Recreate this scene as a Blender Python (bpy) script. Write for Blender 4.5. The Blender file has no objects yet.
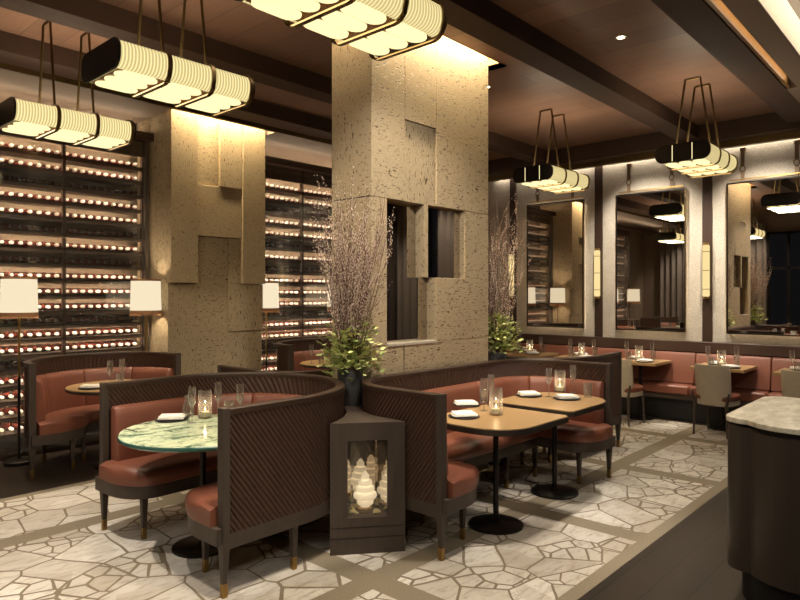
import bpy, bmesh, math, random
from mathutils import Vector, Matrix
random.seed(7)
PI = math.pi
C = bpy.context.scene.collection
sc = bpy.context.scene

# ------------------------------------------------------------------ view
F, HX, HY, EYE = 642.0, 400.0, 295.0, 1.6
FW = (0.742, 0.6707); RT = (0.6704, -0.7417)
def at(px, py, z):
    """point of the picture that lies at height z"""
    d = F * (EYE - z) / (py - HY); r = (px - HX) / F * d
    return (RT[0]*r + FW[0]*d, RT[1]*r + FW[1]*d, z)

cam = bpy.data.cameras.new('camera'); camo = bpy.data.objects.new('camera', cam); C.objects.link(camo)
cam.sensor_width = 36; cam.lens = F / 800 * 36; cam.shift_y = -5/800; cam.clip_start = .02
camo.location = (0, 0, EYE); camo.rotation_euler = (PI/2, 0, -math.atan2(FW[0], FW[1]))
sc.camera = camo
sc.view_settings.view_transform = 'Standard'; sc.view_settings.look = 'None'
sc.view_settings.gamma = 1; sc.view_settings.use_curve_mapping = False
sc.view_settings.exposure = 0.0

# ------------------------------------------------------------------ materials
def lin(c):
    return tuple(((v/255)/12.92 if v/255 <= .04045 else ((v/255+.055)/1.055)**2.4) for v in c)
class NT:
    def __init__(s, name):
        s.m = bpy.data.materials.new(name); s.m.use_nodes = True
        s.t = s.m.node_tree; s.t.nodes.clear()
        s.out = s.n('ShaderNodeOutputMaterial')
    def n(s, typ, **kw):
        nd = s.t.nodes.new(typ)
        for k, v in kw.items():
            if k.startswith('_'): nd.inputs[k[1:].replace('_', ' ')].default_value = v
            else: setattr(nd, k, v)
        return nd
    def l(s, a, b): s.t.links.new(a, b)
    def math(s, op, a, b=None, c=None):
        nd = s.n('ShaderNodeMath', operation=op)
        for i, v in enumerate((a, b, c)):
            if v is None: continue
            if isinstance(v, (int, float)): nd.inputs[i].default_value = v
            else: s.l(v, nd.inputs[i])
        return nd.outputs[0]
    def mix(s, f, a, b, mode='MIX'):
        nd = s.n('ShaderNodeMix', data_type='RGBA', blend_type=mode)
        for i, v in ((0, f), (6, a), (7, b)):
            if isinstance(v, (int, float)): nd.inputs[i].default_value = v
            elif isinstance(v, tuple): nd.inputs[i].default_value = (*v, 1) if len(v) == 3 else v
            else: s.l(v, nd.inputs[i])
        return nd.outputs[2]
    def ramp(s, f, a, b):
        nd = s.n('ShaderNodeMapRange'); nd.inputs[1].default_value = a; nd.inputs[2].default_value = b
        s.l(f, nd.inputs[0]); return nd.outputs[0]
    def coord(s, scale=(1, 1, 1), out='Object', rot=(0, 0, 0)):
        tc = s.n('ShaderNodeTexCoord'); mp = s.n('ShaderNodeMapping')
        mp.inputs['Scale'].default_value = scale; mp.inputs['Rotation'].default_value = rot
        s.l(tc.outputs[out], mp.inputs['Vector']); return mp.outputs[0]
    def noise(s, vec, scale=5, detail=3, rough=.5):
        nd = s.n('ShaderNodeTexNoise'); nd.inputs['Scale'].default_value = scale
        nd.inputs['Detail'].default_value = detail; nd.inputs['Roughness'].default_value = rough
        s.l(vec, nd.inputs['Vector']); return nd.outputs[0]
    def bsdf(s, col, rough=.5, metal=0, spec=.5, bump=None, bstr=.2, bdist=.01):
        p = s.n('ShaderNodeBsdfPrincipled')
        if isinstance(col, tuple): p.inputs['Base Color'].default_value = (*col, 1)
        else: s.l(col, p.inputs['Base Color'])
        if isinstance(rough, (int, float)): p.inputs['Roughness'].default_value = rough
        else: s.l(rough, p.inputs['Roughness'])
        p.inputs['Metallic'].default_value = metal
        p.inputs['Specular IOR Level'].default_value = spec
        if bump is not None:
            b = s.n('ShaderNodeBump'); b.inputs['Strength'].default_value = bstr; b.inputs['Distance'].default_value = bdist
            s.l(bump, b.inputs['Height']); s.l(b.outputs[0], p.inputs['Normal'])
        s.l(p.outputs[0], s.out.inputs[0]); return p
M = {}
def plain(key, rgb, rough=.5, metal=0, spec=.5, var=.12, nscale=30, stretch=(1, 1, 1)):
    t = NT(key); c = lin(rgb)
    n = t.noise(t.coord(stretch), nscale, 3)
    col = t.mix(n, tuple(v*(1-var) for v in c), tuple(min(1, v*(1+var)) for v in c))
    t.bsdf(col, rough, metal, spec, n, .08, .004); M[key] = t.m; return t.m
def emit(key, rgb, strength):
    t = NT(key); e = t.n('ShaderNodeEmission'); e.inputs[0].default_value = (*lin(rgb), 1); e.inputs[1].default_value = strength
    t.l(e.outputs[0], t.out.inputs[0]); M[key] = t.m; return t.m
def wood(key, rgb, rough=.4, axis=0, var=.3, spec=.4):
    t = NT(key); c = lin(rgb); st = [28, 28, 28]; st[axis] = 1.6
    n = t.noise(t.coord(tuple(st)), 1.6, 5, .6)
    col = t.mix(n, tuple(v*(1-var) for v in c), tuple(v*(1+var) for v in c))
    t.bsdf(col, rough, 0, spec, n, .08, .003); M[key] = t.m; return t.m

wood('frame_wood', (66, 55, 47), .5, 2)
wood('dark_wood', (56, 40, 31), .4, 2)
wood('dark_wood_h', (62, 44, 34), .4, 1)
wood('shelf_wood', (92, 80, 71), .5, 0)
wood('table_wood', (158, 126, 86), .32, 1, .16)
wood('counter_wood', (50, 41, 33), .45, 2, .3)
plain('table_edge', (44, 36, 30), .4)
plain('leather', (117, 69, 52), .42, 0, .45, .1, 14)
plain('chair_fabric', (172, 158, 138), .85)
plain('green_edge', (58, 96, 86), .12, 0, .6, .35, 40)
plain('brass', (158, 128, 78), .35, 1)
plain('strap_brass', (102, 82, 50), .38, .9)
plain('old_brass', (120, 84, 44), .4, .9)
plain('black_metal', (32, 27, 24), .35, .6)
plain('steel', (120, 112, 104), .3, .8)
plain('pot', (50, 48, 47), .5)
plain('napkin', (235, 228, 216), .8)
plain('plate', (38, 34, 32), .3)
plain('candle', (240, 225, 190), .6)
plain('taupe', (124, 106, 90), .7)
plain('white_paint', (226, 214, 192), .7)
plain('tray_paint', (120, 108, 92), .8)
plain('back_panel', (136, 118, 98), .7)
plain('rope', (68, 47, 37), .5, 0, .35)
plain('twig', (92, 64, 54), .8)
plain('bud', (204, 182, 164), .7)
plain('strap_leather', (112, 88, 62), .6)
plain('curtain', (128, 116, 104), .85)
plain('black', (14, 12, 11), .5)
plain('shade_trim', (160, 116, 80), .7)
plain('brown_drape', (70, 58, 50), .85)
emit('led_warm', (255, 226, 184), 26)
emit('led_rack', (255, 234, 204), 125)
emit('flame', (255, 206, 130), 10)
emit('downlight', (255, 232, 200), 30)
emit('dusk', (40, 39, 42), .3)

def _leafmat():
    t = NT('leaf'); oi = t.n('ShaderNodeNewGeometry')
    col = t.mix(oi.outputs['Random Per Island'], lin((88, 108, 44)), lin((222, 226, 156)))
    t.bsdf(col, .5); M['leaf'] = t.m
_leafmat()
def _glass(key, tint=(1, 1, 1), base=.06, edge=.7, rough=.04, body=.20):
    t = NT(key); lw = t.n('ShaderNodeLayerWeight'); lw.inputs[0].default_value = .35
    f = t.math('MULTIPLY_ADD', lw.outputs['Facing'], edge, base)
    tr = t.n('ShaderNodeBsdfTransparent'); tr.inputs[0].default_value = (*tint, 1)
    gl = t.n('ShaderNodeBsdfGlossy'); gl.inputs['Roughness'].default_value = rough
    mx = t.n('ShaderNodeMixShader'); t.l(f, mx.inputs[0]); t.l(tr.outputs[0], mx.inputs[1]); t.l(gl.outputs[0], mx.inputs[2])
    df = t.n('ShaderNodeBsdfTranslucent'); df.inputs[0].default_value = (.95, .93, .9, 1)
    m2 = t.n('ShaderNodeMixShader'); t.l(t.math('MULTIPLY_ADD', lw.outputs['Facing'], body*1.5, body*.4), m2.inputs[0]); t.l(mx.outputs[0], m2.inputs[1]); t.l(df.outputs[0], m2.inputs[2])
    t.l(m2.outputs[0], t.out.inputs[0]); M[key] = t.m
_glass('glass', (.95, .95, .94))
_glass('pane_glass', (.93, .91, .88), .05, .22, .05, .05)
def _mirror(key, tint, rough=.015):
    t = NT(key); gl = t.n('ShaderNodeBsdfGlossy'); gl.inputs['Roughness'].default_value = rough
    gl.inputs[0].default_value = (*tint, 1); t.l(gl.outputs[0], t.out.inputs[0]); M[key] = t.m
_mirror('mirror_glass', (.78, .74, .70))
_mirror('smoked_mirror', (.52, .48, .44), .03)

def _stone(key, stretch, rgb=(188, 168, 136)):
    t = NT(key); c = lin(rgb)
    v = t.coord(stretch)
    n = t.noise(v, 2.2, 4, .6); fine = t.noise(t.coord((1, 1, 1)), 1.6, 4)
    col = t.mix(fine, tuple(x*.72 for x in c), tuple(x*1.15 for x in c))
    f2 = t.noise(t.coord((60, 60, 60)), 1.5, 3); col = t.mix(t.ramp(f2, .3, .75), col, t.mix(.75, col, tuple(x*.62 for x in c)))
    pits = t.ramp(n, .585, .65)
    col = t.mix(pits, col, lin((62, 44, 26)))
    h = t.math('SUBTRACT', 1.0, pits)
    t.bsdf(col, .75, 0, .25, h, .5, .01); M[key] = t.m
_stone('stone_upright', (40, 40, 11))
_stone('stone_flat', (14, 14, 42))

def _plaster():
    t = NT('plaster'); v = t.coord((1, 1, 1))
    n = t.noise(v, 60, 4, .7); b = t.noise(v, 5, 3)
    c = lin((196, 186, 170)); col = t.mix(t.ramp(n, .35, .65), tuple(x*.72 for x in c), tuple(x*1.1 for x in c))
    col = t.mix(b, t.mix(.7, col, lin((150, 140, 126))), col)
    t.bsdf(col, .85, 0, .2, n, .5, .01); M['plaster'] = t.m
_plaster()

def _marble_green():
    t = NT('green_marble'); v = t.coord((1, 1, 1))
    n1 = t.noise(t.coord((1.1, 2.2, 1), rot=(0, 0, .8)), 7, 6, .65); n2 = t.noise(v, 24, 4, .6)
    col = t.mix(t.ramp(n1, .34, .52), lin((64, 100, 80)), lin((206, 214, 178)))
    col = t.mix(t.ramp(n2, .58, .7), col, lin((96, 104, 62)))
    n3 = t.noise(t.coord((3, 1, 1)), 5, 5, .7)
    col = t.mix(t.ramp(n3, .60, .68), col, lin((40, 70, 56)))
    t.bsdf(col, .12, 0, .5); M['green_marble'] = t.m
_marble_green()
def _marble_counter():
    t = NT('counter_marble'); v = t.coord((1, 1, 1))
    n1 = t.noise(t.coord((1, 3, 1)), 6, 6, .7); n2 = t.noise(v, 30, 4)
    col = t.mix(t.ramp(n1, .35, .65), lin((150, 140, 120)), lin((206, 198, 180)))
    col = t.mix(t.ramp(n2, .55, .75), col, lin((138, 126, 104)))
    t.bsdf(col, .3); M['counter_marble'] = t.m
_marble_counter()

def _floor():
    t = NT('crazy_paving')
    tc = t.n('ShaderNodeTexCoord'); sx = t.n('ShaderNodeSeparateXYZ'); t.l(tc.outputs['Object'], sx.inputs[0])
    x, y = sx.outputs[0], sx.outputs[1]
    dn = t.n('ShaderNodeTexNoise'); dn.inputs['Scale'].default_value = 3.5; dn.inputs['Detail'].default_value = 1
    t.l(tc.outputs['Object'], dn.inputs['Vector'])
    vm = t.n('ShaderNodeVectorMath', operation='MULTIPLY_ADD'); vm.inputs[1].default_value = (.035, .035, 0)
    t.l(dn.outputs['Color'], vm.inputs[0]); t.l(tc.outputs['Object'], vm.inputs[2]); v = vm.outputs[0]
    def vor(scale, feat):
        n = t.n('ShaderNodeTexVoronoi', voronoi_dimensions='2D', feature=feat); n.inputs['Scale'].default_value = scale
        n.inputs['Randomness'].default_value = 1; t.l(v, n.inputs['Vector']); return n
    e1 = vor(3.3, 'DISTANCE_TO_EDGE').outputs['Distance']; c1 = vor(3.3, 'F1').outputs['Color']
    e2 = vor(6.6, 'DISTANCE_TO_EDGE').outputs['Distance']; c2 = vor(6.6, 'F1').outputs['Color']
    s1 = t.n('ShaderNodeSeparateColor'); t.l(c1, s1.inputs[0])
    s2 = t.n('ShaderNodeSeparateColor'); t.l(c2, s2.inputs[0])
    split = t.math('LESS_THAN', s1.outputs[0], .38)
    e2w = t.math('ADD', t.math('MULTIPLY', e2, .5), t.math('MULTIPLY', t.math('SUBTRACT', 1.0, split), 9.0))
    e = t.math('MINIMUM', e1, e2w)
    gw = t.math('MULTIPLY_ADD', t.noise(v, 2.0, 1), .05, .002)
    grout = t.math('LESS_THAN', e, gw)
    tone = t.math('ADD', t.math('MULTIPLY', s1.outputs[1], .6), t.math('MULTIPLY', s2.outputs[1], .4))
    col = t.mix(tone, lin((172, 160, 144)), lin((222, 214, 203)))
    vn = t.n('ShaderNodeMapping'); vn.inputs['Rotation'].default_value = (0, 0, .7); vn.inputs['Scale'].default_value = (4, 14, 1); t.l(tc.outputs['Object'], vn.inputs[0])
    ve = t.noise(vn.outputs[0], 1.7, 6, .7)
    col = t.mix(t.ramp(ve, .50, .68), col, lin((152, 136, 116)))
    gcol = t.mix(t.noise(v, 40, 3), lin((104, 92, 74)), lin((138, 122, 100)))
    col = t.mix(grout, col, gcol)
    # grey frames between the panels
    fx = t.math('FLOORED_MODULO', t.math('SUBTRACT', x, 4.12), 1.63); bx = t.math('LESS_THAN', fx, .17)
    def band(c, h): return t.math('LESS_THAN', t.math('ABSOLUTE', t.math('SUBTRACT', y, c)), h)
    bm = t.math('MAXIMUM', t.math('MAXIMUM', bx, band(2.53, .08)), t.math('MAXIMUM', band(4.665, .085), t.math('MAXIMUM', band(1.57, .085), band(5.70, .085))))
    bcol = t.mix(t.noise(t.coord((1, 1, 1)), 90, 3), lin((112, 100, 82)), lin((146, 132, 110)))
    col = t.mix(bm, col, bcol)
    r = t.mix(t.math('MAXIMUM', grout, bm), (.32,)*3, (.6,)*3)
    t.bsdf(col, r, 0, .4, t.math('SUBTRACT', 1.0, grout), .25, .006); M['crazy_paving'] = t.m
_floor()
def _planks(key, rgb, axis, w, l, rough=.35, gap=.004, spec=.2):
    t = NT(key); tc = t.n('ShaderNodeTexCoord'); mp = t.n('ShaderNodeMapping')
    mp.inputs['Rotation'].default_value = (0, 0, 0 if axis == 0 else PI/2); t.l(tc.outputs['Object'], mp.inputs[0])
    b = t.n('ShaderNodeTexBrick'); b.offset = .37
    b.inputs['Scale'].default_value = 1; b.inputs['Brick Width'].default_value = l; b.inputs['Row Height'].default_value = w
    b.inputs['Mortar Size'].default_value = gap; b.inputs['Mortar Smooth'].default_value = .1
    c = lin(rgb); b.inputs['Color1'].default_value = (*[v*.82 for v in c], 1); b.inputs['Color2'].default_value = (*[v*1.15 for v in c], 1)
    b.inputs['Mortar'].default_value = (*[v*.35 for v in c], 1); t.l(mp.outputs[0], b.inputs['Vector'])
    m2 = t.n('ShaderNodeMapping'); m2.inputs['Scale'].default_value = (1.5, 30, 1); t.l(mp.outputs[0], m2.inputs[0])
    n = t.noise(m2.outputs[0], 2, 5, .6)
    col = t.mix(t.math('MULTIPLY', n, .6), b.outputs['Color'], tuple(v*.5 for v in c))
    t.bsdf(col, rough, 0, spec, b.outputs['Fac'], .15, -.004); M[key] = t.m
_planks('floor_planks', (44, 35, 28), 0, .19, 1.9, .42, .007)
_planks('ceiling_veneer', (134, 102, 84), 1, .30, 2.4, .45, .003)
_planks('beam_veneer', (74, 54, 43), 0, .8, 2.4, .72, .002)
_planks('slot_veneer', (150, 110, 66), 0, .8, 2.4, .4, .002)

def _bottle():
    t = NT('bottle_glass'); t.bsdf(lin((92, 42, 35)), .25, 0, .5); M['bottle_glass'] = t.m
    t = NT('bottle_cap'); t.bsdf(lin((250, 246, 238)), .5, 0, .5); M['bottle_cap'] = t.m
    t = NT('bottle_cap_shaded'); t.bsdf(lin((70, 34, 30)), .4, 0, .5); M['bottle_cap_shaded'] = t.m  # same cap, with the shade of the unlit shelves put into its colour
_bottle()
def _ribbed(key, rgb, s, axis_scale, dark=.45):
    """lit ribbed glass: the lamp's own light, modulated by its flutes"""
    t = NT(key); tc = t.n('ShaderNodeTexCoord'); sx = t.n('ShaderNodeSeparateXYZ'); t.l(tc.outputs['Object'], sx.inputs[0])
    w = t.math('SINE', t.math('MULTIPLY', sx.outputs[0], axis_scale))
    f = t.math('MULTIPLY_ADD', w, (1-dark)/2, (1+dark)/2)
    e = t.n('ShaderNodeEmission'); e.inputs[0].default_value = (*lin(rgb), 1); t.l(t.math('MULTIPLY', f, s), e.inputs[1])
    g = t.n('ShaderNodeBsdfGlossy'); g.inputs['Roughness'].default_value = .2
    a = t.n('ShaderNodeMixShader'); a.inputs[0].default_value = .04
    t.l(e.outputs[0], a.inputs[1]); t.l(g.outputs[0], a.inputs[2]); t.l(a.outputs[0], t.out.inputs[0]); M[key] = t.m
_ribbed('lit_ribbed_glass', (255, 232, 164), 1.3, 2*PI/.02, .5)
emit('lit_tube', (255, 236, 174), 1.35)
emit('lit_shade', (255, 236, 200), .95)
emit('lit_sconce', (255, 226, 160), 1.0)
def _jar():
    t = NT('lit_jar'); e = t.n('ShaderNodeEmission'); e.inputs[0].default_value = (*lin((255, 232, 190)), 1); e.inputs[1].default_value = .7
    p = t.n('ShaderNodeBsdfPrincipled'); p.inputs['Base Color'].default_value = (.8, .76, .66, 1); p.inputs['Roughness'].default_value = .2
    a = t.n('ShaderNodeAddShader'); t.l(e.outputs[0], a.inputs[0]); t.l(p.outputs[0], a.inputs[1]); t.l(a.outputs[0], t.out.inputs[0]); M['lit_jar'] = t.m
_jar()
plain('pebble', (196, 182, 132), .6, 0, .4, .3, 60)

# ------------------------------------------------------------------ mesh builder
class MB:
    def __init__(s): s.v, s.f, s.m = [], [], []
    def add(s, verts, faces, mi=0):
        b = len(s.v); s.v += [tuple(p) for p in verts]
        s.f += [tuple(b+i for i in f) for f in faces]; s.m += [mi]*len(faces); return s
    def box(s, x0, y0, z0, x1, y1, z1, mi=0):
        x0, x1 = min(x0, x1), max(x0, x1); y0, y1 = min(y0, y1), max(y0, y1); z0, z1 = min(z0, z1), max(z0, z1)
        v = [(x, y, z) for z in (z0, z1) for x, y in ((x0, y0), (x1, y0), (x1, y1), (x0, y1))]
        return s.add(v, [(3, 2, 1, 0), (4, 5, 6, 7), (0, 1, 5, 4), (1, 2, 6, 5), (2, 3, 7, 6), (3, 0, 4, 7)], mi)
    def prism(s, poly, z0, z1, mi=0):
        n = len(poly); v = [(x, y, z0) for x, y in poly] + [(x, y, z1) for x, y in poly]
        return s.add(v, [tuple(range(n-1, -1, -1)), tuple(range(n, 2*n))] + [(i, (i+1) % n, n+(i+1) % n, n+i) for i in range(n)], mi)
    def lathe(s, prof, n=24, c=(0, 0, 0), mi=0):
        v = []; f = []
        for r, z in prof:
            for i in range(n):
                a = 2*PI*i/n; v.append((c[0]+r*math.cos(a), c[1]+r*math.sin(a), c[2]+z))
        for k in range(len(prof)-1):
            for i in range(n): f.append((k*n+i, k*n+(i+1) % n, (k+1)*n+(i+1) % n, (k+1)*n+i))
        closed = tuple(prof[0]) == tuple(prof[-1])
        if prof[0][0] > 1e-4 and not closed: f.append(tuple(range(n-1, -1, -1)))
        if prof[-1][0] > 1e-4 and not closed: f.append(tuple((len(prof)-1)*n+i for i in range(n)))
        return s.add(v, f, mi)
    def tube(s, pts, rad, n=8, mi=0):
        pts = [Vector(p) for p in pts]; v = []; f = []
        if isinstance(rad, (int, float)): rad = [rad]*len(pts)
        up = None
        for k, p in enumerate(pts):
            d = (pts[min(k+1, len(pts)-1)] - pts[max(k-1, 0)]).normalized()
            if up is None: up = Vector((0, 0, 1)) if abs(d.z) < .9 else Vector((1, 0, 0))
            a = d.cross(up).normalized(); b = a.cross(d).normalized(); up = b
            for i in range(n):
                t = 2*PI*(i+.5)/n; v.append(p + a*rad[k]*math.cos(t) + b*rad[k]*math.sin(t))
        for k in range(len(pts)-1):
            for i in range(n): f.append((k*n+i, k*n+(i+1) % n, (k+1)*n+(i+1) % n, (k+1)*n+i))
        f.append(tuple(range(n-1, -1, -1))); f.append(tuple((len(pts)-1)*n+i for i in range(n)))
        return s.add(v, f, mi)
    def sweep(s, smp, sec, mi=0):
        """sec(i) -> closed list of (inward offset, z)"""
        v = []; f = []; n = None
        for i, q in enumerate(smp):
            ss = sec(i); n = len(ss)
            v += [(q[0]+q[2]*o, q[1]+q[3]*o, z) for o, z in ss]
        for i in range(len(smp)-1):
            for k in range(n): f.append((i*n+k, (i+1)*n+k, (i+1)*n+(k+1) % n, i*n+(k+1) % n))
        f.append(tuple(range(n))); f.append(tuple((len(smp)-1)*n+k for k in range(n-1, -1, -1)))
        return s.add(v, f, mi)
    def build(s, name, mats, parent=None, smooth=True, bevel=0, angle=40, kind=None):
        me = bpy.data.meshes.new(name); me.from_pydata(s.v, [], s.f)
        mats = mats if isinstance(mats, (list, tuple)) else [mats]
        for k in mats: me.materials.append(M[k])
        me.polygons.foreach_set('material_index', s.m)
        bm = bmesh.new(); bm.from_mesh(me); bmesh.ops.recalc_face_normals(bm, faces=bm.faces); bm.to_mesh(me); bm.free()
        if smooth:
            me.polygons.foreach_set('use_smooth', [True]*len(me.polygons)); me.set_sharp_from_angle(angle=math.radians(angle))
        o = bpy.data.objects.new(name, me); C.objects.link(o)
        if parent: o.parent = parent
        if bevel:
            b = o.modifiers.new('bevel', 'BEVEL'); b.width = bevel; b.segments = 2; b.limit_method = 'ANGLE'; b.angle_limit = .6
        if kind: o['kind'] = kind
        return o
def tag(o, label, cat, group=None):
    o['label'] = label; o['category'] = cat
    if group: o['group'] = group
    return o
def thing(name, label, cat, loc=(0, 0, 0), rz=0, group=None):
    o = bpy.data.objects.new(name, None); C.objects.link(o); o.empty_display_size = .1
    o.location = loc; o.rotation_euler = (0, 0, rz); return tag(o, label, cat, group)
def copy_tree(o, loc=None, rz=None, label=None, group=None, parent=None):
    c = o.copy(); C.objects.link(c)
    if parent: c.parent = parent
    if loc is not None: c.location = loc
    if rz is not None: c.rotation_euler = (0, 0, rz)
    if label: c['label'] = label
    if group: c['group'] = group
    for ch in list(o.children): copy_tree(ch, parent=c)
    return c
def struct(o): o['kind'] = 'structure'; return o
def area(name, loc, rot, sx, sy, e, col=(1, .78, .5), spread=PI):
    l = bpy.data.lights.new(name, 'AREA'); l.shape = 'RECTANGLE'; l.size = sx; l.size_y = sy; l.energy = e; l.color = col; l.spread = spread
    o = bpy.data.objects.new(name, l); o.location = loc; o.rotation_euler = rot; C.objects.link(o); return o
def spot(name, loc, target, e, ang=50, blend=.7, col=(1, .80, .56), r=.03):
    l = bpy.data.lights.new(name, 'SPOT'); l.energy = e; l.spot_size = math.radians(ang); l.spot_blend = blend; l.color = col; l.shadow_soft_size = r
    o = bpy.data.objects.new(name, l); o.location = loc; d = Vector(target)-Vector(loc)
    o.rotation_euler = d.to_track_quat('-Z', 'Y').to_euler(); C.objects.link(o); return o
def point(name, loc, e, col=(1, .76, .48), r=.04):
    l = bpy.data.lights.new(name, 'POINT'); l.energy = e; l.color = col; l.shadow_soft_size = r
    o = bpy.data.objects.new(name, l); o.location = loc; C.objects.link(o); return o
def rect(cx, cy, wx, wy): return [(cx-wx, cy-wy), (cx+wx, cy-wy), (cx+wx, cy+wy), (cx-wx, cy+wy)]

# ------------------------------------------------------------------ the room
XW = 8.8; YW = 6.98; XB = -1.7; YF = -3.4; ZC = 3.72; ZB = 3.56
Y0S, Y1S = 1.57, 5.70
struct(MB().box(XB, Y0S, -.1, 8.35, Y1S, 0).build('floor', 'crazy_paving', smooth=False))
struct(MB().box(XB, YF, -.1, XW, Y0S, 0).build('floor', 'floor_planks', smooth=False))
struct(MB().box(XB, Y1S, -.1, XW, YW+.5, 0).build('floor', 'floor_planks', smooth=False))
struct(MB().box(8.35, Y0S, -.1, XW, Y1S, 0).build('floor', 'floor_planks', smooth=False))
struct(MB().box(XW, YF, -.1, XW+.15, YW+.5, 4.3).build('wall_right', 'dark_wood', smooth=False))
struct(MB().box(XB, YW+.5, -.1, XW, YW+.65, 4.3).build('wall_left', 'back_panel', smooth=False))
struct(MB().box(XB-.15, YF, -.1, XB, YW+.5, 4.3).build('wall_back', 'taupe', smooth=False))
struct(MB().box(XB, YF-.15, -.1, XW, YF, 4.3).build('wall_front', 'taupe', smooth=False))
# column footprint and the slot round it
CX0, CX1, CY0, CY1 = 3.40, 4.93, 3.36, 3.80
SX0, SX1, SY0, SY1 = CX0-.14, CX1+.14, CY0-.10, CY1+.14
c = MB()
c.box(XB, 1.60, ZC, XW, SY0, ZC+.05).box(XB, SY1, ZC, XW, 5.9, ZC+.05)
c.box(XB, SY0, ZC, SX0, SY1, ZC+.05).box(SX1, SY0, ZC, XW, SY1, ZC+.05)
struct(c.build('ceiling', 'ceiling_veneer', smooth=False))
c = MB().box(SX0, SY0-.02, ZC, SX1, SY0, ZC+.3).box(SX0, SY1, ZC, SX1, SY1+.02, ZC+.3)
c.box(SX0-.02, SY0, ZC, SX0, SY1, ZC+.3).box(SX1, SY0, ZC, SX1+.02, SY1, ZC+.3).box(SX0, SY0, ZC+.3, SX1, SY1, ZC+.32)
struct(c.build('ceiling_slot', 'slot_veneer', smooth=False))
k = 0
for y0, y1 in ((2.62, 2.86), (4.71, 4.95)):
    k += 1; struct(MB().box(XB, y0, ZB, 8.45, y1, ZC+.01).build('trim_%d' % k, 'beam_veneer', bevel=.004))
struct(MB().box(XB, 1.37, ZB, 8.45, 1.63, ZC+.05).build('trim_3', 'beam_veneer', bevel=.004))
# soffit before the wine wall, with a lit slot over the stone pillar
PX0, PX1, PY0 = 3.495, 4.73, 6.5
c = MB().box(XB, 5.82, ZB, XW, 6.12, ZC+.01)
struct(c.build('trim_4', 'beam_veneer', bevel=.004))
c = MB().box(XB, 6.12, ZB+.02, XW, 6.34, ZC+.04)
c.box(XB, 6.34, ZB+.02, PX0-.05, YW+.5, ZC+.04).box(PX1+.05, 6.34, ZB+.02, XW, YW+.5, ZC+.04)
c.box(PX0-.05, 6.34, ZC+.14, PX1+.05, YW+.5, ZC+.2)
struct(c.build('ceiling_soffit', 'taupe', smooth=False))
struct(MB().box(XB, 6.18, ZB-.03, XW, 6.22, ZB+.03).build('trim_5', 'strap_brass', smooth=False))
# header above the wine racks
c = MB().box(XB, 6.88, 3.33, PX0, YW+.06, 3.41).box(PX1, 6.88, 3.33, XW, YW+.06, 3.41)
struct(c.build('trim_6', 'dark_wood_h', smooth=False))
# stepped beam and cove along the mirror wall
struct(MB().box(8.45, 1.37, 3.50, 8.62, 5.9, ZC+.02).build('trim_7', 'dark_wood_h', bevel=.004))
struct(MB().box(8.62, 1.37, 3.43, 8.70, 5.9, 3.52).build('trim_8', 'strap_brass', smooth=False))
# lit slot and tray of the lounge ceiling on the near side
struct(MB().box(XB, 1.34, ZB+.01, 7.0, 1.37, ZC+.22).build('trim_9', 'slot_veneer', smooth=False))
c = MB().box(XB, 1.10, ZB, 7.0, 1.28, ZB+.012).box(XB, 1.172, ZB+.012, 7.0, 1.28, ZB+.30).box(7.0, 1.172, ZB, XW, 1.369, ZB+.30).box(XB, 1.165, ZC+.21, XW, 1.37, ZC+.26)
struct(c.build('ceiling_edge', 'taupe', smooth=False))
t = MB()
prof = [(1.17, ZB+.01), (1.165, ZB+.06), (1.14, ZB+.11), (1.09, ZB+.145), (1.03, ZB+.155), (1.03, ZB+.185), (1.2, ZB+.185), (1.2, ZB+.01)]
n = len(prof); t.add([(XB, y, z) for y, z in prof]+[(XW, y, z) for y, z in prof], [(i, (i+1) % n, n+(i+1) % n, n+i) for i in range(n)])
struct(t.build('ceiling_cove', 'white_paint'))
struct(MB().box(XB, YF, ZB+.155, XW, 1.03, ZB+.20).build('ceiling', 'tray_paint', smooth=False))

# mirror wall: plaster panels, dark pilasters, rail
PIL = [5.50, 4.07, 2.60, 1.17]
edges = [YW] + PIL + [.95]
for i in range(len(edges)-1):
    a, b = edges[i], edges[i+1]
    a2 = a - (.06 if i else 0); b2 = b + .06
    if a2 - b2 < .2: continue
    struct(MB().box(XW-.03, b2, 1.0, XW+.01, a2, 3.70).build('wall_right_panel', 'plaster', smooth=False))
for i, y in enumerate(PIL):
    struct(MB().box(XW-.045, y-.06, .9, XW+.01, y+.06, 3.66).build('trim_%d' % (10+i), 'dark_wood', bevel=.004))
struct(MB().box(XW-.12, .95, .86, XW+.01, YW, 1.0).build('trim_14', 'dark_wood_h', bevel=.008))

# ------------------------------------------------------------------ stone column
col = bpy.data.objects.new('column', None); C.objects.link(col); struct(col)
D1 = .13
N0, N1, N2 = 3.57, 4.165, 4.57      # niche edges
Z1, Z2, Z3 = 1.215, 1.745, 2.34
MB().box(CX0+.002, CY0+D1, 0, CX1-.002, CY1, ZC+.28).build('core', 'stone_upright', col, False)
b = MB()
b.box(CX0, CY0, 0, CX1, CY0+D1, Z1-.004)
b.box(CX0, CY0, Z1, N0, CY0+D1, Z2-.004).box(N1, CY0, Z1, CX1, CY0+D1, Z2)
b.box(CX0, CY0, Z2, N0, CY0+D1, Z3-.004).box(N2, CY0, Z2, CX1, CY0+D1, Z3-.004)
b.box(CX0, CY0, Z3, 3.776, CY0+D1, ZC+.28).box(4.17, CY0, Z3, CX1, CY0+D1, ZC+.28)
b.box(3.776, CY0, 2.985, 4.17, CY0+D1, ZC+.28)
b.build('facing', 'stone_flat', col, False, .003)
MB().box(3.776, CY0+.010, Z3, 4.17, CY0+D1, 2.98).build('inset_panel', 'stone_upright', col, False)
MB().box(4.02, CY0+.004, Z2, 4.065, CY0+D1, Z3).build('fin', 'stone_upright', col, False)
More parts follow.
